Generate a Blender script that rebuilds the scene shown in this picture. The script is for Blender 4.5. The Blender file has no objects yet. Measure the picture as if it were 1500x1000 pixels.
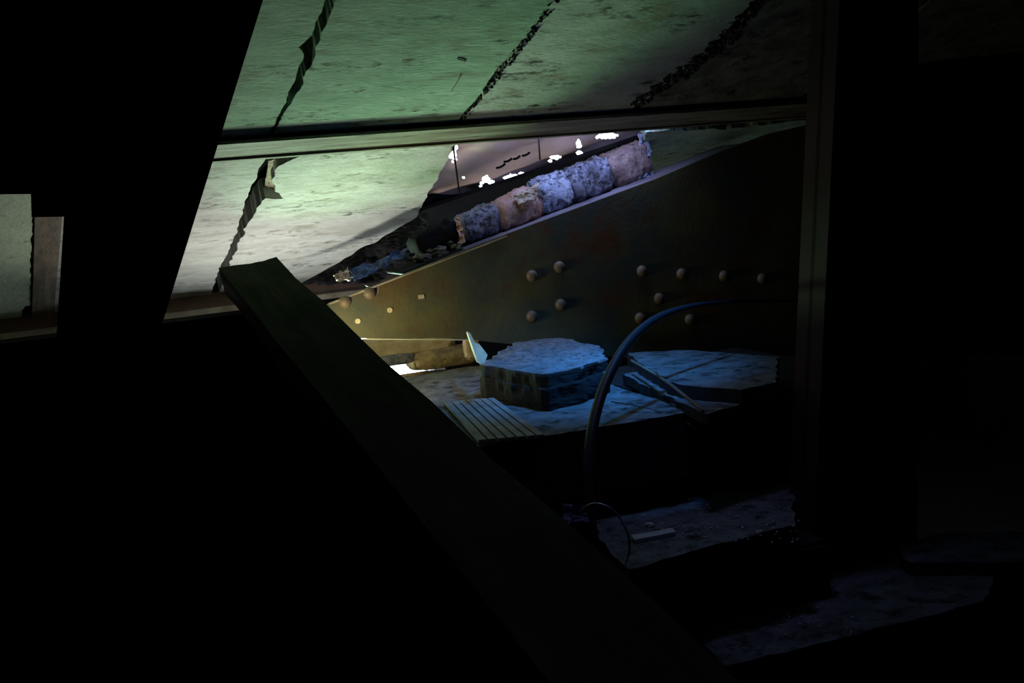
import bpy, bmesh, math, random
from mathutils import Vector, Matrix, noise
random.seed(7)
sc = bpy.context.scene
COL = sc.collection
# ------------------------------------------------------------------ camera
F = 1800.0                      # focal length in pixels of a 1500 x 1000 frame
RX = Vector((0.90555094, -0.41575361, -0.08441824))
UP = Vector((0.13415569, 0.09185696, 0.98669375))
FW = Vector((0.40246708, 0.90482663, -0.13895687))
CAM = Vector((0, 0, 1.35))
cd = bpy.data.cameras.new('camera'); cam = bpy.data.objects.new('camera', cd); COL.objects.link(cam)
cd.sensor_width = 36.0; cd.lens = 36.0 * F / 1500.0; cd.clip_start = 0.02
m3 = Matrix((RX, UP, -FW)).transposed()
cam.matrix_world = Matrix.Translation(CAM) @ m3.to_4x4()
sc.camera = cam
sc.view_settings.view_transform = 'Standard'; sc.view_settings.look = 'None'
sc.view_settings.gamma = 1; sc.view_settings.use_curve_mapping = False
sc.view_settings.exposure = 0.0
# ------------------------------------------------------------------ sky: pale overcast
w = bpy.data.worlds.new('world'); sc.world = w; w.use_nodes = True
bg = w.node_tree.nodes['Background']; bg.inputs[0].default_value = (0.80, 0.93, 1.0, 1); bg.inputs[1].default_value = 4.0

def ray(px, py):
    return (RX * ((px - 750) / F) + UP * ((500 - py) / F) + FW)
def atY(px, py, y): r = ray(px, py); return CAM + r * (y / r.y)
def atZ(px, py, z): r = ray(px, py); return CAM + r * ((z - CAM.z) / r.z)
def atD(px, py, d): return CAM + ray(px, py) * d
# roof plane: falls 21 degrees towards +Y
SLOPE = Vector((0, 0.93291922, -0.36008572)); NR = Vector((0, 0.36008572, 0.93291922))
R0 = Vector((0, 2.909, 1.35 + 0.1303))
def rp(X, y, off=0.0):
    """roof point at world X, slope position given by its y, raised off along the normal"""
    s = (y - R0.y) / SLOPE.y
    return Vector((X, 0, 0)) + R0 + SLOPE * s + NR * off
def onroof(px, py, off=0.0):
    r = ray(px, py); o = R0 + NR * off
    return CAM + r * ((o - CAM).dot(NR) / r.dot(NR))

# ------------------------------------------------------------------ lights (daylight through the gaps of the ruin, and two added fills)
def area(name, loc, target, size, power, color, spread=180, sizey=None):
    l = bpy.data.lights.new(name, 'AREA'); l.energy = power; l.color = color; l.size = size
    if sizey: l.shape = 'RECTANGLE'; l.size_y = sizey
    l.spread = math.radians(spread)
    o = bpy.data.objects.new(name, l); COL.objects.link(o); o.location = loc
    o.rotation_euler = (Vector(target) - Vector(loc)).to_track_quat('-Z', 'Y').to_euler()
    return o
def spot(name, loc, target, angle, power, color, rad=0.03, blend=0.6):
    l = bpy.data.lights.new(name, 'SPOT'); l.energy = power; l.color = color; l.spot_size = math.radians(angle)
    l.spot_blend = blend; l.shadow_soft_size = rad
    o = bpy.data.objects.new(name, l); COL.objects.link(o); o.location = loc
    o.rotation_euler = (Vector(target) - Vector(loc)).to_track_quat('-Z', 'Y').to_euler()
    return o
area('daylight_eave_gap', (0.76, 3.58, 0.63), (1.12, 3.10, 1.42), 0.20, 4.7, (1.0, 1.0, 0.95), 165, 0.12)
area('daylight_green_bounce', (0.74, 3.62, 0.76), (1.35, 2.3, 1.70), 0.18, 2.8, (0.50, 1.0, 0.55), 80, 0.10)
area('daylight_floor_gap', (0.80, 2.88, 0.955), (1.30, 3.06, 1.00), 0.10, 0.7, (1.0, 0.85, 0.50), 150)
area('sky_roof_hole', (1.30, 2.25, 1.715), (1.36, 2.60, 0.85), 0.07, 1.35, (0.06, 0.33, 1.0), 52)
area('sky_torn_roof', (1.60, 3.022, 1.455), (1.60, 3.20, 1.20), 0.50, 1.05, (0.42, 0.52, 1.0), 150, 0.02)
area('fill_lower_slabs', (1.32, 2.10, 1.77), (1.30, 2.06, 0.5), 0.12, 0.14, (0.40, 0.42, 1.0), 70)  # added faint fill on the lower slabs, no roof opening here
area('fill_behind_camera', (0.3, -0.9, 2.2), (0.8, 2.0, 0.8), 1.0, 0.5, (0.38, 0.30, 1.0), 180)  # added weak fill behind the camera, no entrance is built

# ------------------------------------------------------------------ materials
def mat(name, base, rough=0.85, var=None, scale=8.0, bump=0.0, bscale=40.0, spots=None, spot_scale=9.0, spot_amt=0.5,
        stretch=(1, 1, 1), metal=0.0, spot2=None, detail=8, spec=0.5, cluster=False):
    m = bpy.data.materials.new(name); m.use_nodes = True; nt = m.node_tree; N = nt.nodes; L = nt.links
    b = N['Principled BSDF']; b.inputs['Roughness'].default_value = rough; b.inputs['Metallic'].default_value = metal; b.inputs['Specular IOR Level'].default_value = spec
    tc = N.new('ShaderNodeTexCoord'); mp = N.new('ShaderNodeMapping'); mp.inputs['Scale'].default_value = stretch
    L.new(tc.outputs['Object'], mp.inputs['Vector'])
    def nz(s, d=detail, r=0.6, vec=mp):
        n = N.new('ShaderNodeTexNoise'); n.inputs['Scale'].default_value = s; n.inputs['Detail'].default_value = d
        n.inputs['Roughness'].default_value = r; L.new(vec.outputs[0], n.inputs['Vector']); return n
    def ramp(src, lo, hi):
        r = N.new('ShaderNodeMapRange'); r.inputs['From Min'].default_value = lo; r.inputs['From Max'].default_value = hi
        L.new(src, r.inputs['Value']); return r.outputs[0]
    def mix(fac, a, c):
        x = N.new('ShaderNodeMix'); x.data_type = 'RGBA'
        L.new(fac, x.inputs['Factor'])
        for sock, v in ((x.inputs[6], a), (x.inputs[7], c)):
            if isinstance(v, tuple): sock.default_value = (*v, 1)
            else: L.new(v, sock)
        return x.outputs[2]
    c = tuple(base)
    if var: c = mix(ramp(nz(scale).outputs['Fac'], 0.38, 0.62), tuple(base), tuple(var))
    if spots:
        n1 = nz(spot_scale, 10, 0.72)
        f1 = ramp(n1.outputs['Fac'], 0.5 + 0.13 * (1 - spot_amt), 0.62 + 0.13 * (1 - spot_amt))
        if cluster:
            pr = N.new('ShaderNodeMath'); pr.operation = 'MULTIPLY'
            L.new(f1, pr.inputs[0]); L.new(ramp(nz(spot_scale * 0.2, 3, 0.5).outputs['Fac'], 0.47, 0.62), pr.inputs[1]); f1 = pr.outputs[0]
        c = mix(f1, c, tuple(spots))
    if spot2:
        n2 = nz(spot_scale * 0.35, 6, 0.6)
        c = mix(ramp(n2.outputs['Fac'], 0.56, 0.72), c, tuple(spot2))
    if isinstance(c, tuple): b.inputs['Base Color'].default_value = (*c, 1)
    else: L.new(c, b.inputs['Base Color'])
    if bump:
        n3 = nz(bscale, 10, 0.7); bp = N.new('ShaderNodeBump'); bp.inputs['Strength'].default_value = 1.0
        bp.inputs['Distance'].default_value = bump; L.new(n3.outputs['Fac'], bp.inputs['Height']); L.new(bp.outputs[0], b.inputs['Normal'])
    return m
M = {}
M['slab'] = mat('painted_concrete_slab', (0.60, 0.60, 0.55), 0.9, (0.46, 0.46, 0.40), 7, 0.006, 45, (0.07, 0.06, 0.045), 24, 0.95, stretch=(1.0, 2.6, 1.0), spot2=(0.34, 0.31, 0.24), cluster=True)
M['slab_green_lit'] = mat('green_lit_concrete_slab', (0.36, 0.50, 0.37), 0.9, (0.25, 0.38, 0.26), 7, 0.006, 45, (0.03, 0.035, 0.02), 22, 0.92, stretch=(1.0, 2.4, 1.0), spot2=(0.22, 0.25, 0.17), cluster=True)  # green of the bounced daylight put into the base colour
M['slab_grey'] = mat('stained_grey_slab', (0.52, 0.57, 0.50), 0.9, (0.38, 0.44, 0.36), 7, 0.008, 45, (0.04, 0.035, 0.02), 20, 1.05, stretch=(1.0, 2.2, 1.0), spot2=(0.34, 0.27, 0.18), cluster=True)
M['slab_pale_green'] = mat('pale_green_slab', (0.72, 0.84, 0.60), 0.9, (0.6, 0.74, 0.50), 7, 0.004, 45, (0.2, 0.2, 0.15), 20, 0.3)
M['slab_dark'] = mat('dark_rough_slab', (0.26, 0.29, 0.20), 0.95, (0.12, 0.14, 0.09), 14, 0.008, 30, (0.02, 0.02, 0.018), 16, 0.8)  # darker green-grey base with dark specks
M['mortar'] = mat('rough_mortar', (0.30, 0.27, 0.20), 0.95, (0.12, 0.10, 0.08), 30, 0.006, 60)
M['flake'] = mat('brown_torn_layer', (0.50, 0.42, 0.32), 0.9, (0.24, 0.18, 0.12), 30, 0.004, 50, stretch=(1, 6, 1))
M['steel_pale'] = mat('weathered_pale_steel', (0.33, 0.35, 0.24), 0.7, (0.17, 0.15, 0.09), 14, 0.0015, 60, (0.05, 0.04, 0.03), 20, 0.8, stretch=(0.3, 5, 5))
M['steel_brown'] = mat('rusty_brown_steel', (0.22, 0.13, 0.09), 0.75, (0.13, 0.08, 0.06), 14, 0.001, 60)
M['steel_lip'] = mat('pale_steel_lip', (0.60, 0.52, 0.38), 0.6, (0.35, 0.28, 0.2), 14, 0.001, 60)
M['plate'] = mat('rusty_green_steel', (0.15, 0.14, 0.055), 0.6, (0.07, 0.085, 0.065), 4.5, 0.0015, 70, (0.14, 0.055, 0.02), 5, 0.75, spot2=(0.12, 0.045, 0.02))
M['rivet'] = mat('worn_rivet_steel', (0.20, 0.17, 0.11), 0.5, (0.16, 0.12, 0.08), 40, 0.0006, 120)
M['lit_hole'] = mat('pale_lit_hole', (0.75, 0.66, 0.42), 0.6, (0.6, 0.5, 0.3), 60)  # pale colour of light showing through plate holes
M['bolt_cream'] = mat('cream_paint_lit_rim', (0.85, 0.85, 0.66), 0.8, (0.7, 0.7, 0.5), 40)  # cream flakes, and the painted-in lit rim of the plate
M['black_steel'] = mat('black_steel', (0.012, 0.010, 0.014), 0.95, (0.02, 0.011, 0.014), 6, 0.001, 40, spec=0.15)
M['brick_dark'] = mat('dark_blue_lit_masonry', (0.34, 0.36, 0.48), 0.4, (0.10, 0.10, 0.13), 18, 0.014, 70, (0.008, 0.008, 0.012), 55, 1.3)  # blue glare of the sky light put into the base colour
M['post'] = mat('dark_rusty_steel', (0.028, 0.013, 0.010), 0.9, (0.04, 0.016, 0.012), 8, 0.001, 40)
M['felt'] = mat('black_roofing_felt', (0.006, 0.006, 0.008), 1.0, (0.012, 0.011, 0.012), 12, 0.004, 40, spec=0.1)
M['sheet'] = mat('pinkish_roof_sheet', (0.88, 0.64, 0.61), 0.5, (0.62, 0.46, 0.44), 7, 0.001, 20)
M['brick'] = mat('pinkish_plastered_masonry', (0.36, 0.25, 0.23), 0.9, (0.16, 0.10, 0.09), 18, 0.012, 60, (0.02, 0.018, 0.02), 60, 0.7)
M['brick_rust'] = mat('rust_stained_masonry', (0.55, 0.40, 0.37), 0.9, (0.40, 0.22, 0.14), 16, 0.012, 60, (0.05, 0.03, 0.02), 55, 0.5)
M['brick_speck'] = mat('blue_lit_speckled_masonry', (0.55, 0.6, 0.75), 0.6, (0.25, 0.3, 0.42), 18, 0.014, 70, (0.010, 0.010, 0.016), 62, 1.1)  # blue sky light painted into the base colour
M['flange'] = mat('lilac_grey_steel', (0.30, 0.27, 0.32), 0.35, (0.12, 0.10, 0.13), 20, 0.001, 90, stretch=(0.3, 3, 1))
M['concrete'] = mat('rough_concrete', (0.34, 0.34, 0.36), 0.95, (0.20, 0.19, 0.20), 40, 0.010, 80, (0.03, 0.03, 0.03), 70, 0.8)
M['concrete_dark'] = mat('shade_dark_concrete', (0.022, 0.02, 0.02), 0.95, (0.012, 0.012, 0.012), 14, 0.004, 40, (0.02, 0.02, 0.02), 18, 0.5)  # dark concrete, also paints shade onto side faces of ledge, chunk and slabs
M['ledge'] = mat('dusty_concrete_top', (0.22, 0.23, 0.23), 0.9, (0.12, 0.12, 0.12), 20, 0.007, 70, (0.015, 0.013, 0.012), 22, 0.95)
M['stone'] = mat('brown_stone', (0.62, 0.44, 0.20), 0.9, (0.26, 0.19, 0.11), 22, 0.010, 50, (0.03, 0.025, 0.02), 34, 0.7)
M['stone_pale'] = mat('pale_stone', (0.75, 0.58, 0.38), 0.9, (0.5, 0.36, 0.2), 16, 0.004, 40)
M['ribbed'] = mat('ribbed_sheet', (0.32, 0.36, 0.36), 0.6, (0.22, 0.20, 0.18), 12, 0.001, 60, (0.14, 0.05, 0.02), 6, 0.5)
M['timber'] = mat('dirty_timber', (0.24, 0.19, 0.13), 0.95, (0.15, 0.12, 0.08), 12, 0.002, 50, stretch=(3, 0.4, 3))
M['hose'] = mat('black_rubber', (0.02, 0.022, 0.028), 0.5)
M['wire'] = mat('grey_wire', (0.35, 0.35, 0.38), 0.4, metal=0.6)
M['root'] = mat('dry_root', (0.14, 0.12, 0.09), 0.9)
M['blue'] = mat('blue_plastic', (0.03, 0.08, 0.30), 0.4, (0.01, 0.02, 0.06), 40, 0.008, 60)
M['foil'] = mat('crumpled_foil', (0.7, 0.52, 0.48), 0.3, (0.35, 0.2, 0.18), 60, 0.004, 90, metal=0.3)
M['purple'] = mat('violet_plastic', (0.20, 0.16, 0.32), 0.6, (0.12, 0.1, 0.2), 30, 0.003, 60)
M['crumb'] = mat('pale_crumb', (0.5, 0.5, 0.5), 0.9)
M['dirt'] = mat('dark_dirt', (0.05, 0.045, 0.045), 1.0, (0.025, 0.022, 0.022), 9, 0.01, 30)
M['wall'] = mat('dark_plaster', (0.03, 0.028, 0.03), 1.0, (0.02, 0.02, 0.02), 5, 0.003, 20)

# ------------------------------------------------------------------ helpers
def link(name, me, m, parent=None):
    o = bpy.data.objects.new(name, me); COL.objects.link(o)
    if m: me.materials.append(m)
    if parent: o.parent = parent
    return o
def fin(bm, name, m, parent=None, smooth=False):
    bmesh.ops.recalc_face_normals(bm, faces=bm.faces)
    me = bpy.data.meshes.new(name); bm.to_mesh(me); bm.free()
    if smooth:
        for p in me.polygons: p.use_smooth = True
    return link(name, me, m, parent)
def tag(o, label, cat, group=None, kind=None):
    if label: o['label'] = label
    if cat: o['category'] = cat
    if group: o['group'] = group
    if kind: o['kind'] = kind
    return o
def empty(name, loc):
    o = bpy.data.objects.new(name, None); COL.objects.link(o); o.location = loc; o.empty_display_size = 0.05; return o
def under(root, o):
    """parent keeping the world position (meshes are built in world coordinates)"""
    o.parent = root; o.matrix_parent_inverse = Matrix.Translation(-Vector(root.location)); return o
def jag(pts, step=0.012, amp=0.003, seed=0, closed=True, skip=()):
    """subdivide a 2-D outline and roughen it"""
    out = []; n = len(pts)
    for i in range(n if closed else n - 1):
        a = Vector(pts[i]); b = Vector(pts[(i + 1) % n]); d = b - a; L = d.length
        k = max(1, int(L / step)); nn = Vector((-d.y, d.x)).normalized() if L > 0 else Vector((0, 0))
        for j in range(k):
            p = a + d * (j / k); A = 0 if i in skip else amp
            v = noise.fractal(Vector((p.x * 22 + seed, p.y * 22, seed * 1.7)), 0.8, 2.2, 4) * A * 1.6
            out.append(p + nn * v)
    return out
def prism(pts3, d):
    """bmesh: polygon (3-D points) extruded by vector d"""
    bm = bmesh.new(); a = [bm.verts.new(p) for p in pts3]; b = [bm.verts.new(p + d) for p in pts3]
    n = len(a); bm.faces.new(a); bm.faces.new(list(reversed(b)))
    for i in range(n): bm.faces.new((a[i], b[i], b[(i + 1) % n], a[(i + 1) % n]))
    return bm
def box_axes(o, a, b, c):
    """box from corner o with edge vectors a, b, c"""
    bm = bmesh.new(); v = [bm.verts.new(o + a * i + b * j + c * k) for k in (0, 1) for j in (0, 1) for i in (0, 1)]
    for f in ((0, 1, 3, 2), (4, 6, 7, 5), (0, 4, 5, 1), (2, 3, 7, 6), (0, 2, 6, 4), (1, 5, 7, 3)): bm.faces.new([v[i] for i in f])
    return bm
def box(x0, y0, z0, x1, y1, z1, bev=0.0):
    bm = box_axes(Vector((x0, y0, z0)), Vector((x1 - x0, 0, 0)), Vector((0, y1 - y0, 0)), Vector((0, 0, z1 - z0)))
    if bev: bmesh.ops.bevel(bm, geom=list(bm.edges), offset=bev, segments=2, affect='EDGES')
    return bm
def roughen(bm, amp, freq, seed, cuts=0):
    if cuts: bmesh.ops.subdivide_edges(bm, edges=list(bm.edges), cuts=cuts, use_grid_fill=True)
    bmesh.ops.recalc_face_normals(bm, faces=bm.faces); bm.normal_update()
    for v in bm.verts:
        k = noise.fractal(v.co * freq + Vector((seed * 3.1, seed, 0)), 0.8, 2.1, 4)
        v.co += v.normal * k * amp
def tube(pts, rad, name, m, parent=None, segs=10, res=6):
    """smooth tube through the points; rad is a number or one per point"""
    P = [Vector(p) for p in pts]; n = len(P); path = []; rr = []
    R = rad if isinstance(rad, (list, tuple)) else [rad] * n
    for i in range(n - 1):
        p0 = P[max(0, i - 1)]; p1 = P[i]; p2 = P[i + 1]; p3 = P[min(n - 1, i + 2)]
        for k in range(res):
            t = k / res
            path.append(0.5 * ((2 * p1) + (p2 - p0) * t + (2 * p0 - 5 * p1 + 4 * p2 - p3) * t * t + (3 * p1 - p0 - 3 * p2 + p3) * t ** 3))
            rr.append(R[i] * (1 - t) + R[i + 1] * t)
    path.append(P[-1]); rr.append(R[-1])
    bm = bmesh.new(); rings = []; up = Vector((0.3, 0.2, 1)).normalized()
    for i, p in enumerate(path):
        t = (path[min(i + 1, len(path) - 1)] - path[max(i - 1, 0)]).normalized()
        a = t.cross(up).normalized() if abs(t.dot(up)) < 0.99 else t.cross(Vector((1, 0, 0))).normalized(); b = a.cross(t)
        up = b
        rings.append([bm.verts.new(p + (a * math.cos(q) + b * math.sin(q)) * rr[i]) for q in [2 * math.pi * s / segs for s in range(segs)]])
    for i in range(len(rings) - 1):
        for s in range(segs): bm.faces.new((rings[i][s], rings[i][(s + 1) % segs], rings[i + 1][(s + 1) % segs], rings[i + 1][s]))
    bm.faces.new(rings[0]); bm.faces.new(list(reversed(rings[-1])))
    return fin(bm, name, m, parent, True)
def rock(c, d, seed, amp=0.12, rotz=0.0, boxy=0.55, sub=3, tilt=0.0):
    bm = bmesh.new(); bmesh.ops.create_icosphere(bm, subdivisions=sub, radius=1)
    Rm = Matrix.Rotation(rotz, 3, 'Z') @ Matrix.Rotation(tilt, 3, 'Y')
    for v in bm.verts:
        p = v.co.copy(); q = Vector([math.copysign(abs(x) ** boxy, x) for x in p])
        k = 1 + noise.fractal(p * 1.7 + Vector((seed, seed * 2, 0)), 0.9, 2.1, 4) * amp * 1.5 + noise.fractal(p * 7 + Vector((seed, 0, 0)), 0.8, 2.1, 3) * 0.05
        q *= k * 0.82
        v.co = Rm @ Vector((q.x * d[0], q.y * d[1], q.z * d[2])) + Vector(c)
    return bm
def crumple(c00, c10, c11, c01, nu, nv, amp, freq, seed, thick=0.002, ragged=0.0):
    bm = bmesh.new(); nrm = (c10 - c00).cross(c01 - c00).normalized(); g = []
    for j in range(nv + 1):
        row = []
        for i in range(nu + 1):
            u = i / nu; v = j / nv
            if ragged:
                if i in (0, nu): u += (noise.noise(Vector((v * 9, seed, i))) * ragged)
                if j in (0, nv): v += (noise.noise(Vector((u * 9, seed + 4, j))) * ragged)
            p = (c00 * (1 - u) + c10 * u) * (1 - v) + (c01 * (1 - u) + c11 * u) * v
            p = p + nrm * noise.fractal(p * freq + Vector((seed, 0, 0)), 0.8, 2.2, 4) * amp
            row.append(bm.verts.new(p))
        g.append(row)
    fs = [bm.faces.new((g[j][i], g[j][i + 1], g[j + 1][i + 1], g[j + 1][i])) for j in range(nv) for i in range(nu)]
    r = bmesh.ops.extrude_face_region(bm, geom=fs)
    for e in r['geom']:
        if isinstance(e, bmesh.types.BMVert): e.co += nrm * thick
    return bm

# ================================================================== SETTING
# roof deck: felt over the slabs, open where the slabs are gone and the thin sheet shows
HX0, HX1, HY0, HY1 = 1.12, 1.98, 3.02, 3.62     # torn stretch
def felt_rect(name, x0, x1, y0, y1, off=0.075, t=0.02):
    bm = prism([rp(x0, y0, off), rp(x1, y0, off), rp(x1, y1, off), rp(x0, y1, off)], NR * t)
    return bm
o = fin(felt_rect('c', -1.6, 4.2, -1.2, HY0), 'ceiling', M['felt']); tag(o, None, None, kind='structure')
for x0, x1, y0, y1 in ((-1.6, HX0, HY0, 4.30), (HX1, 4.2, HY0, 4.30), (HX0, HX1, HY1, 4.30)):
    o = fin(felt_rect('c', x0, x1, y0, y1), 'ceiling', M['felt']); tag(o, None, None, kind='structure')
o = fin(box(-1.6, -1.2, -0.1, 4.2, 4.5, 0.0), 'floor', M['dirt']); o['kind'] = 'structure'
o = fin(box(-1.7, -1.2, -0.1, -1.6, 4.5, 3.3), 'wall_left', M['wall']); o['kind'] = 'structure'
o = fin(box(4.2, -1.2, -0.1, 4.3, 4.5, 3.3), 'wall_right', M['wall']); o['kind'] = 'structure'
o = fin(box(-1.7, -1.3, -0.1, 4.3, -1.2, 3.4), 'wall_near', M['wall']); o['kind'] = 'structure'
# far wall, with the low gap that lets the daylight in
bm = box(-1.6, 4.28, 0.0, 0.55, 4.40, 1.02)
fin(bm, 'wall_far', M['wall'])['kind'] = 'structure'
fin(box(1.62, 4.28, 0.0, 4.2, 4.40, 1.02), 'wall_far', M['wall'])['kind'] = 'structure'
fin(box(0.55, 4.28, 0.0, 1.62, 4.40, 0.30), 'wall_far', M['wall'])['kind'] = 'structure'
fin(box(0.55, 4.28, 0.90, 1.62, 4.40, 1.02), 'wall_far', M['wall'])['kind'] = 'structure'

# ---------------------------------------------------------------- roof slabs
def roof_slab(name, outline, m, seed, amp=0.0035, th=0.06, step=0.012, skip=()):
    pts = jag([(p[0], p[1]) for p in outline], step, amp, seed, skip=skip)
    return fin(prism([rp(p.x, p.y) for p in pts], NR * th), name, m)
def px2(pts): return [(onroof(*p).x, onroof(*p).y) for p in pts]
YU = 2.915
G1 = 'concrete roof slabs above the upper purlin'
G2 = 'concrete roof slabs below the upper purlin'
xs = [0.238, 0.716, 1.222, 1.755, 2.27, 2.80, 3.3]
def chips(side_x, ys, depth, w, sgn):
    return [(side_x, y) for y in ys]
# slab 1 (left of the open joint)
s = roof_slab('roof_slab', [(0.245, 1.45), (0.716, 1.45), (0.712, 2.35), (0.716, 2.47), (0.700, 2.515), (0.716, 2.545), (0.722, 2.66), (0.716, YU), (0.245, YU)], M['slab_green_lit'], 1)
tag(s, 'greenish concrete roof slab beside the dark sloping beam, left of the open black joint', 'slab', G1)
s = roof_slab('roof_slab', [(0.738, 1.45), (1.214, 1.45), (1.212, 2.5), (1.200, 2.66), (1.206, 2.80), (1.196, YU), (0.729, YU), (0.731, 2.78), (0.744, 2.70), (0.737, 2.62), (0.744, 2.60), (0.736, 2.45)], M['slab_green_lit'], 2)
tag(s, 'broad smooth green concrete roof slab, second from the dark sloping beam', 'slab', G1)
s = roof_slab('roof_slab', [(1.224, 1.45), (1.75, 1.45), (1.74, 2.4), (1.76, 2.62), (1.735, 2.75), (1.72, 2.86), (1.70, YU), (1.208, YU), (1.220, 2.8), (1.216, 2.66)], M['slab_grey'], 3, 0.0035)
tag(s, 'greyer green roof slab with black stains and ragged joints, third from the dark sloping beam', 'slab', G1)
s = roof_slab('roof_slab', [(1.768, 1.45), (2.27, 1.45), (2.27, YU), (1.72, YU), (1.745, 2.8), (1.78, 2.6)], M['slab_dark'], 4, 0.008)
tag(s, 'dark rough roof slab left of the tall rusty post', 'slab', G1)
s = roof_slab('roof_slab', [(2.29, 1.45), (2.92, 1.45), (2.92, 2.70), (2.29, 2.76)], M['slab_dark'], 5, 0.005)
tag(s, 'barely lit dark roof slab right of the tall rusty post', 'slab', G1)
for a, b, lab in (((675, 109), (661, 133), 'thin dry twig stuck under the broad smooth green slab'), ((670, 86), (682, 90), 'short dark twig above the thin dry twig on the broad green slab')):
    o = tube([onroof(*a, -0.0015), onroof((a[0] + b[0]) / 2 + 1, (a[1] + b[1]) / 2, -0.002), onroof(*b, -0.0015)], 0.0013, 'twig', M['root'], segs=6, res=3); tag(o, lab, 'twig')
# crumbled mortar in the ragged joints
def mortar(name, line, wd, seed, m, n=60):
    bm = bmesh.new(); rnd = random.Random(seed)
    for i in range(n):
        t = rnd.random(); k = t * (len(line) - 1); a = int(k); f = k - a
        x = line[a][0] * (1 - f) + line[a + 1][0] * f; y = line[a][1] * (1 - f) + line[a + 1][1] * f
        p = rp(x + rnd.uniform(-wd, wd), y, rnd.uniform(-0.004, 0.008)); r = rnd.uniform(0.0025, 0.0035 + wd * 0.22)
        mx = bmesh.ops.create_icosphere(bm, subdivisions=1, radius=r, matrix=Matrix.Translation(p))
        for v in mx['verts']: v.co += Vector([rnd.uniform(-1, 1) for _ in range(3)]) * r * 0.3
    o = fin(bm, name, m); return o
o = mortar('joint_mortar', [(1.219, 2.3), (1.217, 2.6), (1.205, 2.90)], 0.008, 3, M['dirt'], 150)
tag(o, 'crumbling mortar in the joint between the second and third green slabs', 'mortar', kind='stuff')
o = mortar('joint_mortar', [(1.76, 2.3), (1.77, 2.6), (1.73, 2.75), (1.70, 2.89)], 0.030, 4, M['dirt'], 260)
tag(o, 'crumbling mortar and dirt along the edge of the dark slab', 'mortar', kind='stuff')

YL = 2.995
s = roof_slab('roof_slab', [(0.245, YL), (0.732, YL), (0.728, 3.30), (0.745, 3.55), (0.742, 3.80), (0.752, 4.09), (0.245, 4.09)], M['slab'], 6)
tag(s, 'pale roof slab beside the dark sloping beam below the upper purlin', 'slab', G2)
B = px2([(442, 228), (666, 212), (655, 235), (640, 262), (628, 282), (617, 308), (600, 332), (585, 352), (560, 380), (535, 396), (500, 408), (455, 417), (400, 424)])
Bl = px2([(322, 428), (338, 384), (362, 330), (388, 291), (418, 292), (404, 278), (399, 262), (408, 243)])
s = roof_slab('roof_slab', B + Bl, M['slab'], 7, 0.006, step=0.008)
tag(s, 'large pale brightly lit roof slab with a broken slanting right edge', 'slab', G2)
bm = crumple(onroof(394, 234, 0.022), onroof(440, 229, 0.022), onroof(424, 290, 0.03), onroof(386, 283, 0.035), 14, 14, 0.008, 40, 3, 0.003)
o = fin(bm, 'torn_layer', M['flake']); tag(o, 'brown torn layer curling out of the chipped joint between the two pale slabs', 'flake')
s = roof_slab('roof_slab', px2([(946, 193), (1075, 188)]) + [(2.9, 3.02), (2.9, 3.60), (2.1, 3.60)] + px2([(960, 268), (948, 245), (953, 228), (944, 212)]), M['slab_green_lit'], 8, 0.006, step=0.008)
tag(s, 'dim green roof slab right of the torn opening, above the riveted plate', 'slab', G2)
# far-left slab and batten seen past the dark sloping beam
s = roof_slab('roof_slab', [(-0.28, YL), (0.190, YL), (0.190, 3.99), (0.172, 3.99), (0.165, 4.09), (-0.28, 4.09)], M['slab_pale_green'], 9)
tag(s, 'pale green roof slab at the far left edge of the picture', 'slab', G2)
bm = prism([rp(0.197, 3.28, -0.004), rp(0.262, 3.26, -0.004), rp(0.262, 4.09, -0.004), rp(0.197, 4.09, -0.004)], NR * 0.03)
roughen(bm, 0.002, 30, 2, 3)
o = fin(bm, 'batten', M['timber']); tag(o, 'dull brown batten between the far left slab and the dark sloping beam', 'batten')

# ---------------------------------------------------------------- purlins
def section(name, prof, x0, x1, m, parent=None):
    """profile points (y, z) swept along X"""
    bm = prism([Vector((x0, y, z)) for y, z in prof], Vector((x1 - x0, 0, 0))); return fin(bm, name, m, parent)
root = empty('upper_purlin', (0.0, 2.96, 1.40)); tag(root, 'long pale steel purlin under the green slabs, running across the picture', 'beam')
def slope_strip(name, y0, y1, o0, o1, m, x0=-1.5, x1=4.1):
    return fin(prism([rp(x0, y0, o0), rp(x0, y1, o0), rp(x0, y1, o1), rp(x0, y0, o1)], Vector((x1 - x0, 0, 0))), name, m)
under(root, slope_strip('flange', 2.909, 2.992, -0.021, -0.013, M['steel_pale']))
under(root, slope_strip('web', 2.943, 2.952, -0.013, 0.05, M['black_steel']))
under(root, slope_strip('flange_lip', 2.988, 2.996, -0.026, -0.012, M['steel_pale']))
root = empty('lower_purlin', (0.6, 4.12, 0.95)); tag(root, 'brown steel eave purlin with a pale lower lip under the pale slabs', 'beam')
ze = atY(245, 441, 4.11).z
zb = atY(245, 466, 4.11).z
a = section('web', [(4.10, zb + 0.018), (4.11, zb + 0.018), (4.11, ze + 0.01), (4.10, ze + 0.01)], -1.5, 4.1, M['steel_brown']); under(root, a)
a = section('lip', [(4.085, zb), (4.13, zb), (4.13, zb + 0.018), (4.085, zb + 0.018)], -1.5, 4.1, M['steel_lip']); under(root, a)

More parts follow.
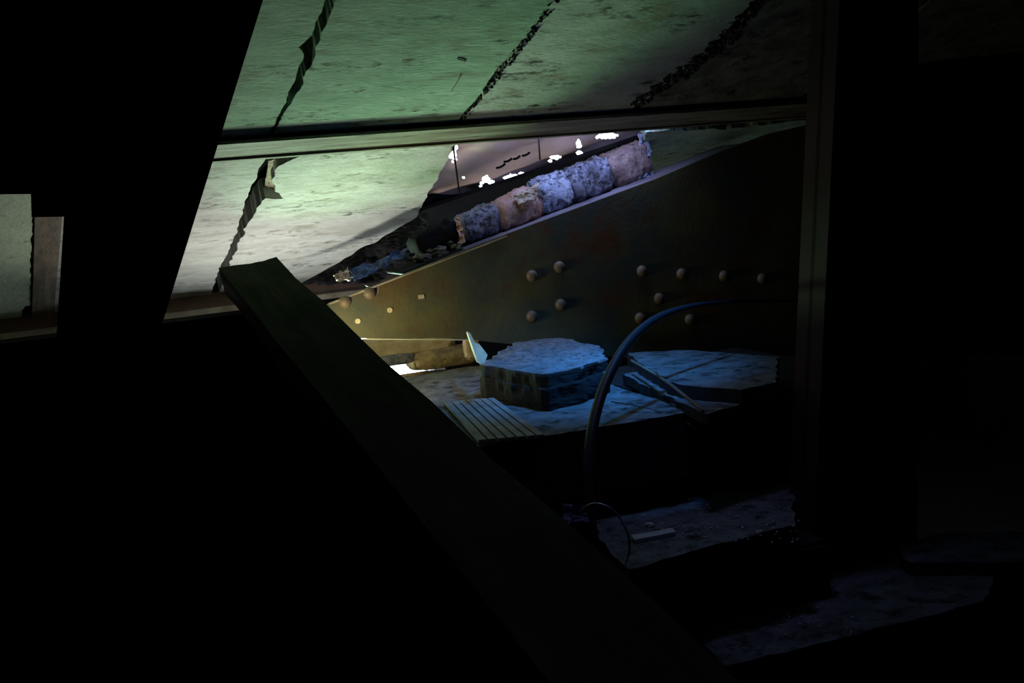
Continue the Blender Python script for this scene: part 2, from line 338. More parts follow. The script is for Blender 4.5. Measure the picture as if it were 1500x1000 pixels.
# ---------------------------------------------------------------- torn stretch: thin sheet with holes
OFF = 0.085
gx0, gx1, gy0, gy1 = HX0 - 0.02, HX1 + 0.02, HY0 - 0.03, HY1 + 0.02
nu, nv = 250, 170
holes = [(890, 199, 13, 4.5), (876, 201, 4, 2), (848, 211, 3.5, 6.5), (813, 230, 8, 3), (806, 236, 3, 2), (849, 224, 5, 3), (751, 259, 9, 4.5), (741, 261, 4, 3), (763, 254, 4, 2),
         (712, 262, 5, 5), (720, 267, 5, 3.5), (706, 268, 3, 2.5), (664, 228, 5, 8), (668, 216, 2, 4), (679, 260, 1.8, 1.8), (655, 293, 3.2, 2), (661, 292, 2, 1.8), (704, 272, 2, 1.5), (935, 200, 3, 2)]
def proj(p):
    d = p - CAM; z = d.dot(FW); return (750 + F * d.dot(RX) / z, 500 - F * d.dot(UP) / z)
bm = bmesh.new(); g = []
for j in range(nv + 1):
    row = []
    for i in range(nu + 1):
        x = gx0 + (gx1 - gx0) * i / nu; y = gy0 + (gy1 - gy0) * j / nv
        k = noise.fractal(Vector((x * 5 + 3, y * 7, 0)), 0.9, 2.0, 2) * 0.016 + 0.006 * math.sin(x * 26 + y * 20)
        row.append(bm.verts.new(rp(x, y, OFF + k)))
    g.append(row)
for j in range(nv):
    for i in range(nu):
        c = (g[j][i].co + g[j + 1][i + 1].co) / 2; q = proj(c); ok = True
        for hx, hy, a, b in holes:
            w_ = 1 + 0.5 * noise.noise(Vector((q[0] * 0.25, q[1] * 0.25, 3)))
            if ((q[0] - hx) / (a * w_)) ** 2 + ((q[1] - hy) / (b * w_)) ** 2 < 1: ok = False; break
        if ok: bm.faces.new((g[j][i], g[j][i + 1], g[j + 1][i + 1], g[j + 1][i]))
o = fin(bm, 'roof_sheet', M['sheet'], smooth=True)
tag(o, 'thin pinkish sagging roof sheet with bright pinholes, seen where slabs are missing', 'sheet')
# dark stitches along the sheet
for k, (a, b) in enumerate(((( 727, 246), (740, 240)), ((738, 237), (750, 232)), ((752, 233), (762, 228)), ((765, 228), (776, 223)))):
    p0 = onroof(*a, OFF - 0.026); p1 = onroof(*b, OFF - 0.026)
    o = tube([p0, (p0 + p1) / 2 + NR * -0.003, p1], 0.0035, 'lap_clip', M['felt'], segs=6, res=2)
    tag(o, ('lowest', 'second lowest', 'second highest', 'highest')[k] + ' of the small dark clips in a slanting row on the pinkish sheet', 'clip', 'dark clips on the pinkish sheet')
# hanging rods
for a, b, lab in (((667, 238), (673, 285), 'thin black rod hanging left in the torn opening, below the bright hole'), ((789, 203), (791, 234), 'thin black rod hanging below the purlin in the torn opening')):
    p0 = atY(*a, 3.07); p1 = atY(*b, 3.07)
    p0b = p0 + (p0 - p1) * 0.8
    o = tube([p0b, p1], 0.0024, 'hanging_rod', M['black_steel'], segs=8, res=2); tag(o, lab, 'rod', 'rods hanging in the torn opening')

# dark wall plate beneath the sheet's lower edge
def strip(name, a, b, hpx, Y, dy, m, over=0.0, bev=0.003):
    """beam in a plane Y=const whose TOP edge runs from pixel a to pixel b; hpx its height"""
    p0 = atY(*a, Y); p1 = atY(*b, Y); d = (p1 - p0); h = hpx * (Y / F) * 1.02
    n_ = Vector((d.z, 0, -d.x)).normalized()
    bm = box_axes(p0 - d * over, d * (1 + 2 * over), Vector((0, dy, 0)), n_ * h)
    return bm
bm = prism([onroof(*p, 0.048) for p in ((540, 338), (612, 311), (700, 281), (800, 248), (962, 194), (1000, 250), (680, 350), (560, 410))], NR * 0.012)
o = fin(bm, 'tarred_board', M['felt']); tag(o, 'black tarred board running along the lower edge of the pinkish roof sheet', 'board')

# masonry lumps lying on the sloping flange
GM = 'masonry lumps in a row on the sloping steel flange'
def lump(a, b, r0, r1, Y, m, seed, label, name='masonry_lump', amp=0.009):
    """rounded chunk between pixels a and b (centre line), radii in px"""
    p0 = atY(*a, Y); p1 = atY(*b, Y); d = (p1 - p0); L = d.length; t = d.normalized()
    n_ = Vector((-t.z, 0, t.x)); yv = Vector((0, 1, 0)); bm = bmesh.new(); rings = []; NS, NC = 26, 40
    for i in range(NS + 1):
        f = i / NS; e = min(1, (min(f, 1 - f) * L / 0.012)) ** 0.5 if 0 < f < 1 else 0.86
        e = max(e, 0.86); r = (r0 * (1 - f) + r1 * f) * Y / F * e; ring = []
        for s_ in range(NC):
            q = 2 * math.pi * s_ / NC; cx = math.copysign(abs(math.cos(q)) ** 0.75, math.cos(q)); sx = math.copysign(abs(math.sin(q)) ** 0.75, math.sin(q))
            p = p0 + d * f + n_ * (r * cx) + yv * (0.05 * sx * e)
            k = noise.fractal(p * 34 + Vector((seed, 0, 0)), 0.8, 2.1, 5) * amp
            ring.append(bm.verts.new(p + (n_ * cx + yv * sx) * k))
        rings.append(ring)
    for i in range(NS):
        for s_ in range(NC): bm.faces.new((rings[i][s_], rings[i][(s_ + 1) % NC], rings[i + 1][(s_ + 1) % NC], rings[i + 1][s_]))
    bm.faces.new(rings[0]); bm.faces.new(rings[-1])
    o = fin(bm, name, m, smooth=True); tag(o, label, 'masonry', GM if name == 'masonry_lump' else None); return o
YM = 3.17
lump((670, 339), (723, 320), 22, 26, YM, M['brick_dark'], 1, 'dark pitted masonry lump at the lower left end of the row')
lump((722, 320), (784, 296), 26, 29, YM, M['brick_rust'], 2, 'pinkish rust-stained masonry lump with an orange crust in the row')
lump((783, 291), (827, 276), 30, 31, YM, M['brick_speck'], 3, 'speckled masonry lump with blue light painted in, in the middle of the row')
lump((828, 275), (887, 253), 31, 31, YM, M['brick_dark'], 4, 'dark masonry lump with a blue glare, second from the upper right end')
lump((887, 253), (942, 232), 31, 31, YM, M['brick'], 5, 'smooth pinkish masonry lump at the upper right end of the row')
bm = crumple(atY(752, 287, 3.12), atY(790, 266, 3.11), atY(786, 290, 3.10), atY(760, 300, 3.10), 12, 10, 0.012, 50, 8, 0.005)
o = fin(bm, 'rust_crust', M['flake']); tag(o, 'orange brown crust peeling over the rust-stained lump', 'crust')
lump((604, 360), (664, 338), 15, 20, YM + 0.02, M['felt'], 7, 'black tarry lump left of the masonry row', 'tar_lump')
bm = crumple(atY(667, 320, 3.10), atY(674, 318, 3.10), atY(681, 356, 3.10), atY(675, 357, 3.10), 4, 20, 0.010, 90, 21, 0.002, 0.1)
o = fin(bm, 'gap_light_strip', M['foil']); tag(o, 'narrow foil strip standing in for light through the gap at the lower left end of the masonry row', 'foil')  # bright strip takes the place of light coming through a gap
# ragged bluish edge standing in for the light gap right of the row
bm = crumple(atY(937, 195, 3.13), atY(949, 194, 3.13), atY(957, 262, 3.13), atY(934, 262, 3.13), 10, 40, 0.012, 70, 11, 0.004, 0.12)
o = fin(bm, 'light_gap_edge', M['brick_speck']); tag(o, 'jagged blue-white edge standing in for the light gap at the right end of the torn opening', 'light_gap')

# ---------------------------------------------------------------- riveted gusset plate with its sloping flange
YP = 3.05
root = empty('gusset_plate', (1.4, YP, 0.9)); tag(root, 'large rusty green riveted steel gusset plate with a sloping top edge', 'plate')
def zx(px, py, Y=YP): p = atY(px, py, Y); return (p.x, p.z)
outl = [zx(*p) for p in ((440, 500), (470, 449), (481, 445), (600, 398), (700, 358), (800, 321), (900, 284), (957, 263), (1040, 228), (1125, 196), (1330, 150), (1330, 560), (890, 521), (690, 497), (640, 494), (590, 496), (530, 495))]
def ell(px, py, a, b, n=14, rect=False):
    c = [];
    for k in range(n):
        q = 2 * math.pi * k / n; u, v = math.cos(q), math.sin(q)
        if rect: m_ = max(abs(u), abs(v)); u /= m_; v /= m_
        c.append(zx(px + a * u, py + b * v))
    return c
cu = bpy.data.curves.new('plate', 'CURVE'); cu.dimensions = '2D'; cu.fill_mode = 'BOTH'; cu.extrude = 0.005
def spl(pts):
    sp = cu.splines.new('POLY'); sp.points.add(len(pts) - 1)
    for i, p in enumerate(pts): sp.points[i].co = (p[0], p[1], 0, 1)
    sp.use_cyclic_u = True
ol = []
for i in range(len(outl)):
    a = Vector(outl[i]); b = Vector(outl[(i + 1) % len(outl)]); k = 10 if i >= 11 else 1
    for j in range(k):
        p = a.lerp(b, j / k)
        if i >= 11: p.y += noise.noise(Vector((p.x * 60, 0, 0))) * 0.0016
        ol.append(p)
spl(ol); 
tmp = bpy.data.objects.new('tmp', cu); COL.objects.link(tmp)
me = bpy.data.meshes.new_from_object(tmp); bpy.data.objects.remove(tmp)
me.transform(Matrix.Translation((0, YP, 0)) @ Matrix.Rotation(math.pi / 2, 4, 'X'))
p = link('web', me, M['plate']); under(root, p)
q0_, q1_ = zx(536, 495.5), zx(688, 497)
e = fin(prism([Vector((q0_[0], YP - 0.006, q0_[1])), Vector((q1_[0], YP - 0.006, q1_[1])), Vector((q1_[0], YP - 0.006, q1_[1] - 0.0022)), Vector((q0_[0], YP - 0.006, q0_[1] - 0.0022))], Vector((0, 0.012, 0))), 'bottom_rim', M['bolt_cream'])
e['label'] = 'thin lower rim, pale for its lit edge'; under(root, e)  # pale strip paints in the light along the lower edge
# flange along the top edge: a narrow lit rim and a wide leg going back
pa, pb = atY(481, 445, YP), atY(957, 263, YP); d = pb - pa; nup = Vector((-d.z, 0, d.x)).normalized()
bm = box_axes(pa - nup * 0.004 + d * 0.22, d * 1.12, Vector((0, 0.15, 0)), nup * 0.004)
under(root, fin(bm, 'flange', M['flange']))
fb = box_axes(pa + d * 0.215 + Vector((0, 0.02, 0)), d * 0.19, Vector((0, 0.125, 0)), nup * 0.004); roughen(fb, 0.004, 30, 3, 8)
o = fin(fb, 'flange_dark_strip', M['felt']); tag(o, 'black felt strip added to darken the flange below the greenish mortar crumbs', 'felt')  # added so the flange stays dark where eave light would reach it
bm = box_axes(pa - nup * 0.002 + Vector((0, -0.008, 0)), d * 0.52, Vector((0, 0.012, 0)), nup * 0.0035)
under(root, fin(bm, 'edge_rim', M['steel_lip']))
bm = bmesh.new(); bmesh.ops.create_uvsphere(bm, u_segments=20, v_segments=12, radius=0.0165)
for f in [f for f in bm.faces if f.calc_center_median().z < -0.001]: bm.faces.remove(f)
for v in [v for v in bm.verts if not v.link_faces]: bm.verts.remove(v)
for v in bm.verts: v.co.z *= 0.85
bmesh.ops.rotate(bm, verts=bm.verts, cent=(0, 0, 0), matrix=Matrix.Rotation(math.pi / 2, 3, 'X'))
rv = None
for k, (px, py) in enumerate(((779, 404), (819, 391), (821, 446), (779, 463), (940, 397), (965, 437), (937, 466), (998, 401), (1060, 404), (1116, 408), (505, 442), (541, 429), (1010, 468))):
    c = atY(px, py, YP - 0.005)
    if rv is None: rv = fin(bm, 'rivet', M['rivet'], smooth=True); r_ = rv
    else: r_ = rv.copy(); COL.objects.link(r_)
    r_.parent = root; r_.location = c - root.location
for px, py, r in ((524, 470, 4.6), (571, 454, 4.6)):
    c = atY(px, py, YP - 0.005); bm = bmesh.new()
    bmesh.ops.create_cone(bm, cap_ends=True, segments=16, radius1=r / F * YP, radius2=r / F * YP * 0.85, depth=0.006)
    bmesh.ops.rotate(bm, verts=bm.verts, cent=(0, 0, 0), matrix=Matrix.Rotation(math.pi / 2, 3, 'X')); bmesh.ops.translate(bm, verts=bm.verts, vec=c)
    e = fin(bm, 'lit_hole_disc', M['lit_hole']); e['label'] = 'pale disc standing in for a lit hole'; under(root, e)  # pale disc in place of a hole with light behind it
c = atY(617, 434, YP - 0.005)
e = fin(box(c.x - 0.008, c.y - 0.003, c.z - 0.006, c.x + 0.008, c.y + 0.001, c.z + 0.005, 0.0008), 'lit_hole_square', M['lit_hole']); e['label'] = 'small pale square standing in for a lit hole'; under(root, e)  # pale square in place of a hole with light behind it
# concrete lump etc. --- rubble under the plate
GR = 'stones under the lower edge of the riveted plate'
ZL = 0.80
def put_rock(name, px, py, Y, wpx, hpx, dy, m, seed, label, group=GR, cat='stone', boxy=0.5, amp=0.1, rotz=0, tilt=0, z=None):
    c = atY(px, py, Y); k = Y / F
    o = fin(rock(c, (wpx / 2 * k * 1.15, dy, hpx / 2 * k * 1.15), seed, amp, rotz, boxy, 4, tilt), name, m, smooth=True)
    tag(o, label, cat, group); return o
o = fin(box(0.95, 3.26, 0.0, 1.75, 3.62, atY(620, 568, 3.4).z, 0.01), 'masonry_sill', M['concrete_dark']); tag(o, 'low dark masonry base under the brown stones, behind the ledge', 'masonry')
put_rock('rubble_stone', 578, 506, 3.42, 200, 30, 0.06, M['stone_pale'], 1, 'pale stone just under the plate edge, topmost of the rubble', amp=0.04, boxy=0.3)
put_rock('rubble_stone', 648, 523, 3.38, 120, 32, 0.07, M['stone'], 2, 'brown stone above the bright slit, beside the concrete chunk', amp=0.06)
put_rock('rubble_stone', 577, 526, 3.38, 62, 17, 0.05, M['concrete'], 3, 'grey stone above the left end of the bright slit', amp=0.05)
put_rock('rubble_stone', 605, 556, 3.40, 130, 20, 0.05, M['stone'], 4, 'brown stone right below the bright slit', amp=0.05)
put_rock('rubble_stone', 675, 554, 3.38, 96, 30, 0.06, M['stone'], 5, 'rounded brown stone between the bright slit and the concrete chunk', amp=0.06)
put_rock('rubble_stone', 626, 573, 3.16, 30, 13, 0.02, M['concrete'], 6, 'small pale grey fragment at the foot of the brown stones')
put_rock('rubble_stone', 668, 574, 3.13, 62, 14, 0.03, M['brick'], 7, 'pinkish grey crust fragment at the foot of the brown stones')
put_rock('rubble_stone', 690, 508, 3.24, 24, 42, 0.02, M['stone_pale'], 8, 'upright beige stone beside the cream edge of the concrete chunk')

# ---------------------------------------------------------------- concrete ledge
ysf = atZ(700, 655, ZL).y
root = empty('concrete_ledge', (1.3, 2.7, 0.0)); tag(root, 'broad concrete ledge carrying the concrete chunk, its front in black shade', 'ledge')
LX0, LX1 = 0.84, atZ(1032, 604, ZL).x
poly = jag([(LX0, 2.265), (1.02, 2.25), (1.15, 2.235), (LX1 - 0.03, 2.225), (LX1, 2.30), (LX1 + 0.05, 3.22), (LX0, 3.22)], 0.02, 0.006, 3)
bm = prism([Vector((p.x, p.y, ZL)) for p in poly], Vector((0, 0, -0.14)))
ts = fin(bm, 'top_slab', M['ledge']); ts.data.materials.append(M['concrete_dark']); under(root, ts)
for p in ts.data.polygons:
    if abs(p.normal.z) < 0.5: p.material_index = 1  # sides take the dark material, shade painted into the colour
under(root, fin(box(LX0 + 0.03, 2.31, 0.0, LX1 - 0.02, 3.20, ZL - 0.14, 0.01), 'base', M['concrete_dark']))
# ribbed sheet
c0 = atZ(700, 651, ZL + 0.004); c1 = atZ(800, 643, ZL + 0.004); c2 = atZ(725, 588, ZL + 0.004); c3 = atZ(650, 594, ZL + 0.004)
root = empty('ribbed_panel', c0); tag(root, 'rusty ribbed panel lying on the ledge beside the concrete chunk', 'panel')
NB = 7
for k in range(NB):
    a0 = c0.lerp(c1, (k + 0.12) / NB); a1 = c0.lerp(c1, (k + 0.88) / NB); b0 = c3.lerp(c2, (k + 0.12) / NB); b1 = c3.lerp(c2, (k + 0.88) / NB)
    bm = prism([a0, a1, b1, b0], Vector((0, 0, 0.010)))
    under(root, fin(bm, 'rib', M['ribbed']))
under(root, fin(prism([c0, c1, c2, c3], Vector((0, 0, 0.003))), 'backing', M['concrete_dark']))

# big concrete chunk
ZT = atY(785, 548, 2.50).z
def tz(px, py, z): return atZ(px, py, z)
top = [(703, 534), (740, 540), (772, 546), (800, 549), (850, 538), (889, 524), (884, 511), (862, 503), (820, 494), (775, 490), (730, 491), (692, 489)]
root = empty('concrete_chunk', atZ(790, 600, ZL)); tag(root, 'big broken concrete chunk with a blue-lit rough top on the ledge', 'chunk')
tp = [atZ(*p, ZT) for p in top]
print('chunk', ZT, [tuple(round(c, 2) for c in p) for p in tp])
for p in tp: p.y = min(p.y, 3.005)
bm = bmesh.new()
J = jag([(p.x, p.y) for p in tp], 0.015, 0.006, 5); n = len(J)
cx = sum(p.x for p in J) / n; cy = sum(p.y for p in J) / n
levels = [(ZT, 0.985), (ZT - 0.005, 1.0)]
NL = 14
for k in range(1, NL + 1):
    f = k / NL; levels.append((ZT - 0.005 - (ZT - 0.005 - ZL) * f, (1.0 if f < 0.3 else 1.02) - 0.02 * max(0, f - 0.8) * 5))
rings = []
for li, (z, s_) in enumerate(levels):
    ring = []
    for p in J:
        q = Vector((cx + (p.x - cx) * s_, cy + (p.y - cy) * s_, z))
        k = noise.fractal(q * 25, 0.8, 2.1, 4) * 0.007 * (0 if li == len(levels) - 1 else 1)
        ring.append(bm.verts.new(q + Vector((q.x - cx, q.y - cy, 0)).normalized() * k + Vector((0, 0, k * 0.5 if li < 2 else 0))))
    rings.append(ring)
for a, b in zip(rings, rings[1:]):
    for i in range(n): bm.faces.new((a[i], a[(i + 1) % n], b[(i + 1) % n], b[i]))
# top as concentric rings so it can undulate
prev = rings[0]
for s_ in [1 - (k + 1) / 22 for k in range(21)]:
    ring = []
    for p in J:
        q = Vector((cx + (p.x - cx) * s_, cy + (p.y - cy) * s_, ZT)); q.z += noise.fractal(q * 20, 0.9, 2.1, 3) * 0.006
        ring.append(bm.verts.new(q))
    for i in range(n): bm.faces.new((prev[i], ring[i], ring[(i + 1) % n], prev[(i + 1) % n]))
    prev = ring
bm.faces.new(prev); bm.faces.new(rings[-1])
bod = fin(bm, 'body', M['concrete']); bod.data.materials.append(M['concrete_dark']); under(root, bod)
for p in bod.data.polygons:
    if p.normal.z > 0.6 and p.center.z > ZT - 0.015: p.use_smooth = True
    elif not (p.center.x > cx + 0.05 and p.normal.z > 0.3): p.material_index = 1  # shade painted on the sides; lit top and right shelf stay pale
def fl(px, py): return atY(px, py, 2.985 - (py - 488) / 46 * 0.36 - (px - 684) * 0.0016)
for pl in ([(683, 487), (688, 490), (695, 505), (704, 533), (698, 530), (691, 512)], [(694, 504), (701, 506), (708, 515), (713, 522), (710, 531), (703, 533), (699, 520)]):
    e = fin(prism([fl(*p) for p in pl], Vector((0.004, 0.004, 0.003))), 'paint_flake', M['bolt_cream']); e['label'] = 'cream painted flake on the left edge'; under(root, e)

# slabs right of the chunk
def flat_slab(name, pts, z, th, m, seed, amp=0.005, step=0.015):
    P = [atZ(*p, z) for p in pts]; J = jag([(p.x, p.y) for p in P], step, amp, seed)
    return prism([Vector((p.x, p.y, z)) for p in J], Vector((0, 0, -th)))
o = fin(flat_slab('s', [(918, 517), (950, 540), (990, 563), (1085, 571), (1135, 560), (1140, 522), (1000, 512)], ZL + 0.045, 0.03, M['ledge'], 2), 'broken_slab', M['ledge'])
tag(o, 'thin broken slab lying behind the black hose, its dark edge facing forward', 'slab')
o = fin(flat_slab('s', [(912, 548), (960, 572), (1034, 606), (1092, 590), (1140, 580), (1140, 550), (1000, 535)], ZL + 0.014, 0.024, M['ledge'], 5), 'broken_slab', M['ledge'])
tag(o, 'bluish broken slab under the thin slab at the right end of the ledge', 'slab')
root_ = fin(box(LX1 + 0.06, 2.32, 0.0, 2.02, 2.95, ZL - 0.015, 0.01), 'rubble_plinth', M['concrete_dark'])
tag(root_, 'dark masonry plinth under the broken slabs right of the ledge', 'plinth')
# long sliver on the ledge
bm = tube([atZ(925, 528, ZL + 0.052), atZ(975, 558, ZL + 0.052), atZ(1030, 602, ZL + 0.022)], 0.004, 'wood_sliver', M['timber'], segs=5)
tag(bm, 'dark wooden sliver lying along the broken slab edge', 'sliver')

# ---------------------------------------------------------------- lower slabs in the dark, lower right
Z1 = 0.60
o = fin(flat_slab('s', [(868, 766), (900, 748), (1040, 724), (1160, 706), (1164, 768), (1040, 800), (925, 833), (888, 805)], Z1, 0.06, M['ledge'], 8), 'floor_slab', M['ledge'])
tag(o, 'dusty slab strewn with crumbs below the ledge, beside the curved wire', 'slab')
Z2 = 0.42
o = fin(flat_slab('s', [(930, 848), (1200, 790), (1460, 830), (1440, 880), (1250, 930), (1062, 976)], Z2, 0.06, M['ledge'], 9), 'floor_slab', M['ledge'])
tag(o, 'dusty slab at the bottom of the picture, its corner pointing down', 'slab')
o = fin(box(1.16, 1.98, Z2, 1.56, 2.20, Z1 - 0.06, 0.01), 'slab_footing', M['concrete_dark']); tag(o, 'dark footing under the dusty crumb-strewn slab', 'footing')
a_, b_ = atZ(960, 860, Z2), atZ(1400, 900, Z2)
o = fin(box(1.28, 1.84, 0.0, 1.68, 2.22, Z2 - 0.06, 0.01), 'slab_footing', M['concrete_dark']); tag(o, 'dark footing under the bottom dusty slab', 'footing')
o = fin(flat_slab('s', [(1318, 800), (1370, 781), (1560, 775), (1560, 822), (1330, 824)], 0.45, 0.05, M['ledge'], 12), 'floor_slab', M['ledge'])
tag(o, 'faint bluish slab right of the tall rusty post near the picture edge', 'slab')
pp = atZ(1420, 805, 0.45)
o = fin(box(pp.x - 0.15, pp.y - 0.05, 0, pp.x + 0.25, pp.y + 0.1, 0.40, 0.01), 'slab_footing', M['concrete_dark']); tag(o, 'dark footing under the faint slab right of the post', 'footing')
rnd = random.Random(5); bm = bmesh.new()
for k in range(240):
    if k % 2: px, py, z = rnd.uniform(930, 1170), rnd.uniform(735, 795), Z1
    else: px, py, z = rnd.uniform(1000, 1250), rnd.uniform(830, 930), Z2
    p = atZ(px, py, z + 0.002); r = rnd.uniform(0.001, 0.0035)
    vv = bmesh.ops.create_icosphere(bm, subdivisions=1, radius=r, matrix=Matrix.Translation(p))['verts']
    for v in vv: v.co += Vector([rnd.uniform(-1, 1) for _ in range(3)]) * r * 0.4
o = fin(bm, 'crumbs', M['crumb']); tag(o, 'scattered pale crumbs on the dusty lower slabs', 'crumbs', kind='stuff')
for px, py, w_, h_, z, lab in ((952, 768, 14, 9, Z1, 'small blue-grey chip on the dusty slab, near the curved wire'), (1112, 779, 14, 5, Z1, 'small pale chip at the right front of the dusty slab'),
                         (997, 833, 8, 6, Z2, 'left one of two tiny chips on the bottom dusty slab'), (1053, 835, 9, 6, Z2, 'right one of two tiny chips on the bottom dusty slab'), (1004, 911, 8, 8, Z2, 'tiny pale chip on the left edge of the bottom slab')):
    c = atZ(px, py, z + 0.004); k = (c - CAM).length / F
    o = fin(rock(c, (w_ * k * 0.55, h_ * k * 0.9, 0.005), px, 0.3, 0.4, 0.7, 2), 'chip', M['crumb']); tag(o, lab, 'chip', 'chips on the lower slabs')
p0 = atZ(930, 796, Z1 + 0.001); p1 = atZ(990, 784, Z1 + 0.001)
bm = box_axes(p0, p1 - p0, Vector((0.01, 0.028, 0)), Vector((0, 0, 0.008))); roughen(bm, 0.002, 40, 1, 2)
o = fin(bm, 'wood_strip', M['crumb']); tag(o, 'short grey strip lying on the dusty slab right of the curved wire', 'strip')

# ---------------------------------------------------------------- hose, wires, scraps
hp = [(868, 790, 2.10), (862, 720, 2.12), (864, 655, 2.15), (874, 600, 2.19), (892, 550, 2.24), (920, 502, 2.30), (960, 467, 2.37), (1010, 449, 2.44), (1070, 442, 2.52), (1130, 440, 2.58), (1215, 441, 2.62)]
o = tube([atY(*p) for p in hp], [0.0115, 0.0115, 0.0115, 0.0113, 0.0110, 0.0100, 0.0085, 0.0065, 0.0050, 0.0045, 0.004], 'hose', M['hose'], segs=20, res=8)
tag(o, 'thick black hose arching from the dark floor over the right end of the ledge', 'hose')
yw = atZ(914, 832, Z1).y
o = tube([atY(850, 748, yw + 0.08), atY(868, 738, yw + 0.05), atY(890, 742, yw + 0.03), atY(908, 758, yw + 0.02), atY(920, 782, yw), atY(922, 806, yw), atY(914, 832, yw)], [0.0022, 0.0026, 0.0026, 0.0026, 0.0026, 0.0022, 0.001], 'curved_wire', M['wire'], segs=10)
tag(o, 'short thin wire curving down like a hook in front of the dusty slab', 'wire')
ys = yw + 0.10
c = atY(842, 790, ys)
o = fin(rock((c.x, c.y, c.z / 2 + 0.01), (0.06, 0.05, c.z / 2 + 0.04), 4, 0.05, 0, 0.4), 'dark_stone', M['concrete_dark']); tag(o, 'dark stone under the violet plastic scrap', 'stone')
bm = crumple(atY(822, 738, ys), atY(860, 741, ys), atY(864, 764, ys - 0.02), atY(826, 770, ys - 0.02), 10, 8, 0.015, 60, 5, 0.002, 0.1)
o = fin(bm, 'plastic_scrap', M['purple']); tag(o, 'crumpled violet plastic scrap at the end of the curved wire', 'scrap')
GW = 'dry roots around the right end of the ledge'
for pts, lab in ((((895, 588, 2.28), (950, 598, 2.27), (1000, 616, 2.24), (1035, 638, 2.2), (1048, 655, 2.2), (1040, 690, 2.2)), 'long thin root crossing the ledge from the hose to the right'),
            (((1098, 540, 2.3), (1112, 570, 2.28), (1120, 620, 2.25), (1140, 680, 2.2), (1165, 720, 2.2)), 'thin root hanging down beside the tall rusty post'),
            (((1085, 575, 2.25), (1078, 600, 2.24), (1050, 628, 2.22), (1030, 660, 2.2)), 'short thin root curving off the broken slab corner'),
            (((1060, 655, 2.2), (1085, 690, 2.2), (1110, 700, 2.2), (1135, 735, 2.15), (1170, 760, 2.1)), 'thin twisted root above the dusty slab')):
    o = tube([atY(*p) for p in pts], 0.0012, 'dry_root', M['root'], segs=6, res=5); tag(o, lab, 'root', GW)
o = tube([atY(535, 418, 3.06), atY(545, 421, 3.02), atY(554, 420, 3.01), atY(553, 430, 3.02)], 0.0009, 'thin_wire', M['wire'], segs=6); tag(o, 'tiny bent wire end on the left tip of the riveted plate', 'wire')

# ---------------------------------------------------------------- dark debris between the broken slab and the flange
bm = crumple(atY(440, 416, 3.80), atY(622, 312, 3.42), atY(672, 350, 3.30), atY(552, 414, 3.60), 40, 26, 0.03, 14, 2, 0.004, 0.05)
o = fin(bm, 'crumpled_felt', M['felt']); tag(o, 'black crumpled roofing felt under the broken slanting edge of the pale slab', 'felt')
bm = crumple(atY(513, 396, 3.38), atY(600, 362, 3.36), atY(590, 376, 3.33), atY(520, 412, 3.34), 20, 6, 0.014, 40, 6, 0.002, 0.1)
o = fin(bm, 'blue_plastic_strip', M['blue']); tag(o, 'blue crumpled plastic strip below the broken slab edge', 'plastic')
bm = crumple(atY(488, 402, 3.34), atY(510, 394, 3.34), atY(514, 408, 3.30), atY(496, 413, 3.30), 9, 7, 0.014, 70, 9, 0.002, 0.1)
o = fin(bm, 'foil_scrap', M['foil']); tag(o, 'shiny pinkish foil scrap at the lower tip of the blue strip', 'scrap')
for k, (px, py, w_, h_) in enumerate(((655, 356, 26, 14), (638, 368, 34, 16), (618, 378, 30, 14), (646, 372, 22, 10), (668, 362, 14, 10))):
    put_rock('mortar_crumb', px, py, 3.16 - 0.01 * k, w_, h_, 0.02, M['mortar'], 20 + k,
             ('greenish mortar crumb second from the masonry row', 'largest greenish mortar crumb in the middle of the crumbs', 'lowest greenish mortar crumb, farthest from the masonry row', 'small greenish mortar crumb lying on the flange below the largest one', 'small greenish mortar crumb touching the masonry row')[k], 'mortar crumbs left of the masonry row', 'mortar', 0.8, 0.35)

# ---------------------------------------------------------------- foreground: black members
# sloping broad member, upper left
Yb = 1.95
bl = [(88, 500), (104, 285), (160, -60), (404, -60), (385, 0), (240, 466), (228, 505)]
P = [atY(*p, Yb) for p in bl]
root = empty('sloping_beam', P[0]); tag(root, 'broad black sloping steel member filling the upper left', 'beam')
b0, t0 = atY(228, 505, Yb), atY(404, -60, Yb); ax = (t0 - b0)
b1, t1 = atY(83, 505, Yb), atY(118, -60, Yb)
bm = prism([b0 - ax * 0.25, b0, t0, t0 + ax * 0.5, t1 + (t1 - b1) * 0.5, t1, b1, b1 - (t1 - b1) * 0.25], Vector((0, 0.012, 0)))
under(root, fin(bm, 'web', M['black_steel']))
bm = prism([b0 - ax * 0.25, t0 + ax * 0.5, t0 + ax * 0.5 - Vector((0.012, 0, 0)), b0 - ax * 0.25 - Vector((0.012, 0, 0))], Vector((0, 0.06, 0)))
under(root, fin(bm, 'flange', M['black_steel']))
# added black sheet standing in for the shade at the top left
bm = prism([atY(-200, 286, 2.15), atY(46, 284, 2.15), atY(47, 318, 2.15), atY(170, 316, 2.15), atY(240, -120, 2.15), atY(-200, -120, 2.15)], Vector((0, 0.014, 0)))
o = fin(bm, 'shade_sheet', M['black_steel']); tag(o, 'added black sheet standing in for shade behind the sloping member at the top left corner', 'plate')
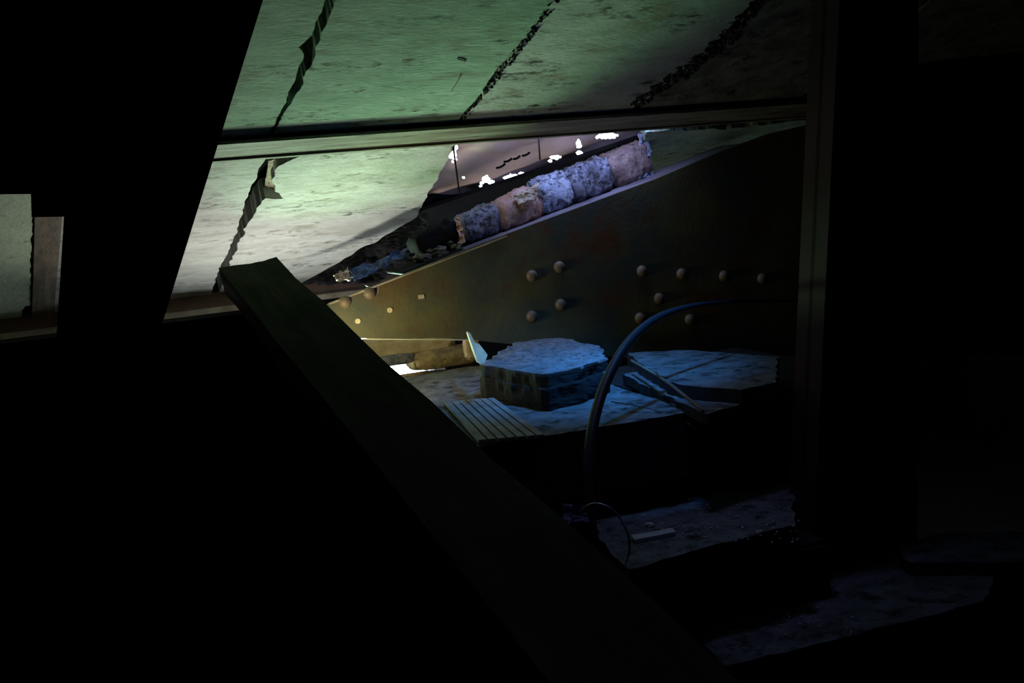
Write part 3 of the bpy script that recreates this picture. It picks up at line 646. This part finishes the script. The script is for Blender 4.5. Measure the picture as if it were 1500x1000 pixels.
# long girder, lower left
Yg = 2.15
root = empty('black_girder', (-0.4, Yg, 0)); tag(root, 'long black girder across the lower left, behind the slanting timber', 'girder')
gp = [atY(-700, 575, Yg), atY(-300, 527, Yg), atY(345, 458, Yg), atY(440, 446, Yg), atY(600, 610, Yg), atY(690, 700, Yg)]
zt = gp[2].z
P = [Vector((-1.55, Yg, 0.03)), Vector((-1.55, Yg, zt - 0.008)), Vector((gp[3].x, Yg, zt - 0.008)), Vector((gp[4].x, Yg, gp[4].z)), Vector((gp[5].x, Yg, gp[5].z)), Vector((gp[5].x, Yg, 0.03))]
under(root, fin(prism(P, Vector((0, 0.012, 0))), 'web', M['black_steel']))
under(root, fin(box(-1.55, Yg - 0.03, zt - 0.008, gp[3].x, Yg + 0.03, zt, 0.001), 'top_flange', M['black_steel']))
under(root, fin(box(-1.55, Yg - 0.05, 0.0, gp[5].x, Yg + 0.06, 0.03, 0.002), 'bottom_flange', M['black_steel']))
# slanting timber
Dt = 2.28; Db = Dt / 3.4
r0 = atD(404, 378, Dt); l0 = atD(320, 392, Dt)
axd = (RX * ((40 - 750) / F) + UP * ((500 - 42) / F) + FW).normalized()
Lb = 1.75; wv = l0 - r0
th = axd.cross(wv).normalized()
if th.z > 0: th = -th
bm = box_axes(r0, wv, -axd * Lb, th * 0.05)
bmesh.ops.subdivide_edges(bm, edges=list(bm.edges), cuts=8, use_grid_fill=True)
roughen(bm, 0.006, 12, 4)
o = fin(bm, 'slanting_timber', M['timber']); tag(o, 'heavy dark timber slanting from the pale slabs down to the bottom right', 'timber')
lo = r0 + wv * 0.5 - axd * 1.2
bm = prism([atY(1290, 118, 2.4), atY(1600, 62, 2.4), atY(1600, 520, 2.4), atY(1290, 520, 2.4)], Vector((0, 0.012, 0)))
o = fin(bm, 'steel_sheet', M['black_steel']); tag(o, 'black steel sheet hanging under the dim roof slab right of the tall rusty post', 'plate')
# tall post on the right
Yq = 2.10
root = empty('rusty_post', atY(1230, 900, Yq)); tag(root, 'tall dark rusty steel post standing at the right', 'post')
q0, q1 = atY(1166, 960, Yq), atY(1214, -60, Yq); r0_, r1_ = atY(1325, 960, Yq), atY(1326, -60, Yq)
ax = q1 - q0; axr = r1_ - r0_; zr = rp(0, Yq + 0.06).z
k0 = (q0.z) / ax.z; k1 = (zr - q1.z) / ax.z; k2 = (zr - r1_.z) / axr.z
bm = prism([q0 - ax * k0, q1 + ax * k1, r1_ + axr * k2, r0_ - axr * (r0_.z / axr.z)], Vector((0, 0.012, 0)))
under(root, fin(bm, 'web', M['post']))
for nm, A, B_ in (('left_flange', q0 - ax * k0, q1 + ax * k1), ('right_flange', r0_ - axr * (r0_.z / axr.z), r1_ + axr * k2)):
    s_ = 1 if nm[0] == 'l' else -1
    bm = prism([A, B_, B_ + Vector((0.010 * s_, 0, 0)), A + Vector((0.010 * s_, 0, 0))], Vector((0, 0.09, 0)))
    bmesh.ops.translate(bm, verts=bm.verts, vec=(0, -0.04, 0))
    under(root, fin(bm, 'flange', M['post']))
# side faces of the loose slabs darkened to paint in their shade
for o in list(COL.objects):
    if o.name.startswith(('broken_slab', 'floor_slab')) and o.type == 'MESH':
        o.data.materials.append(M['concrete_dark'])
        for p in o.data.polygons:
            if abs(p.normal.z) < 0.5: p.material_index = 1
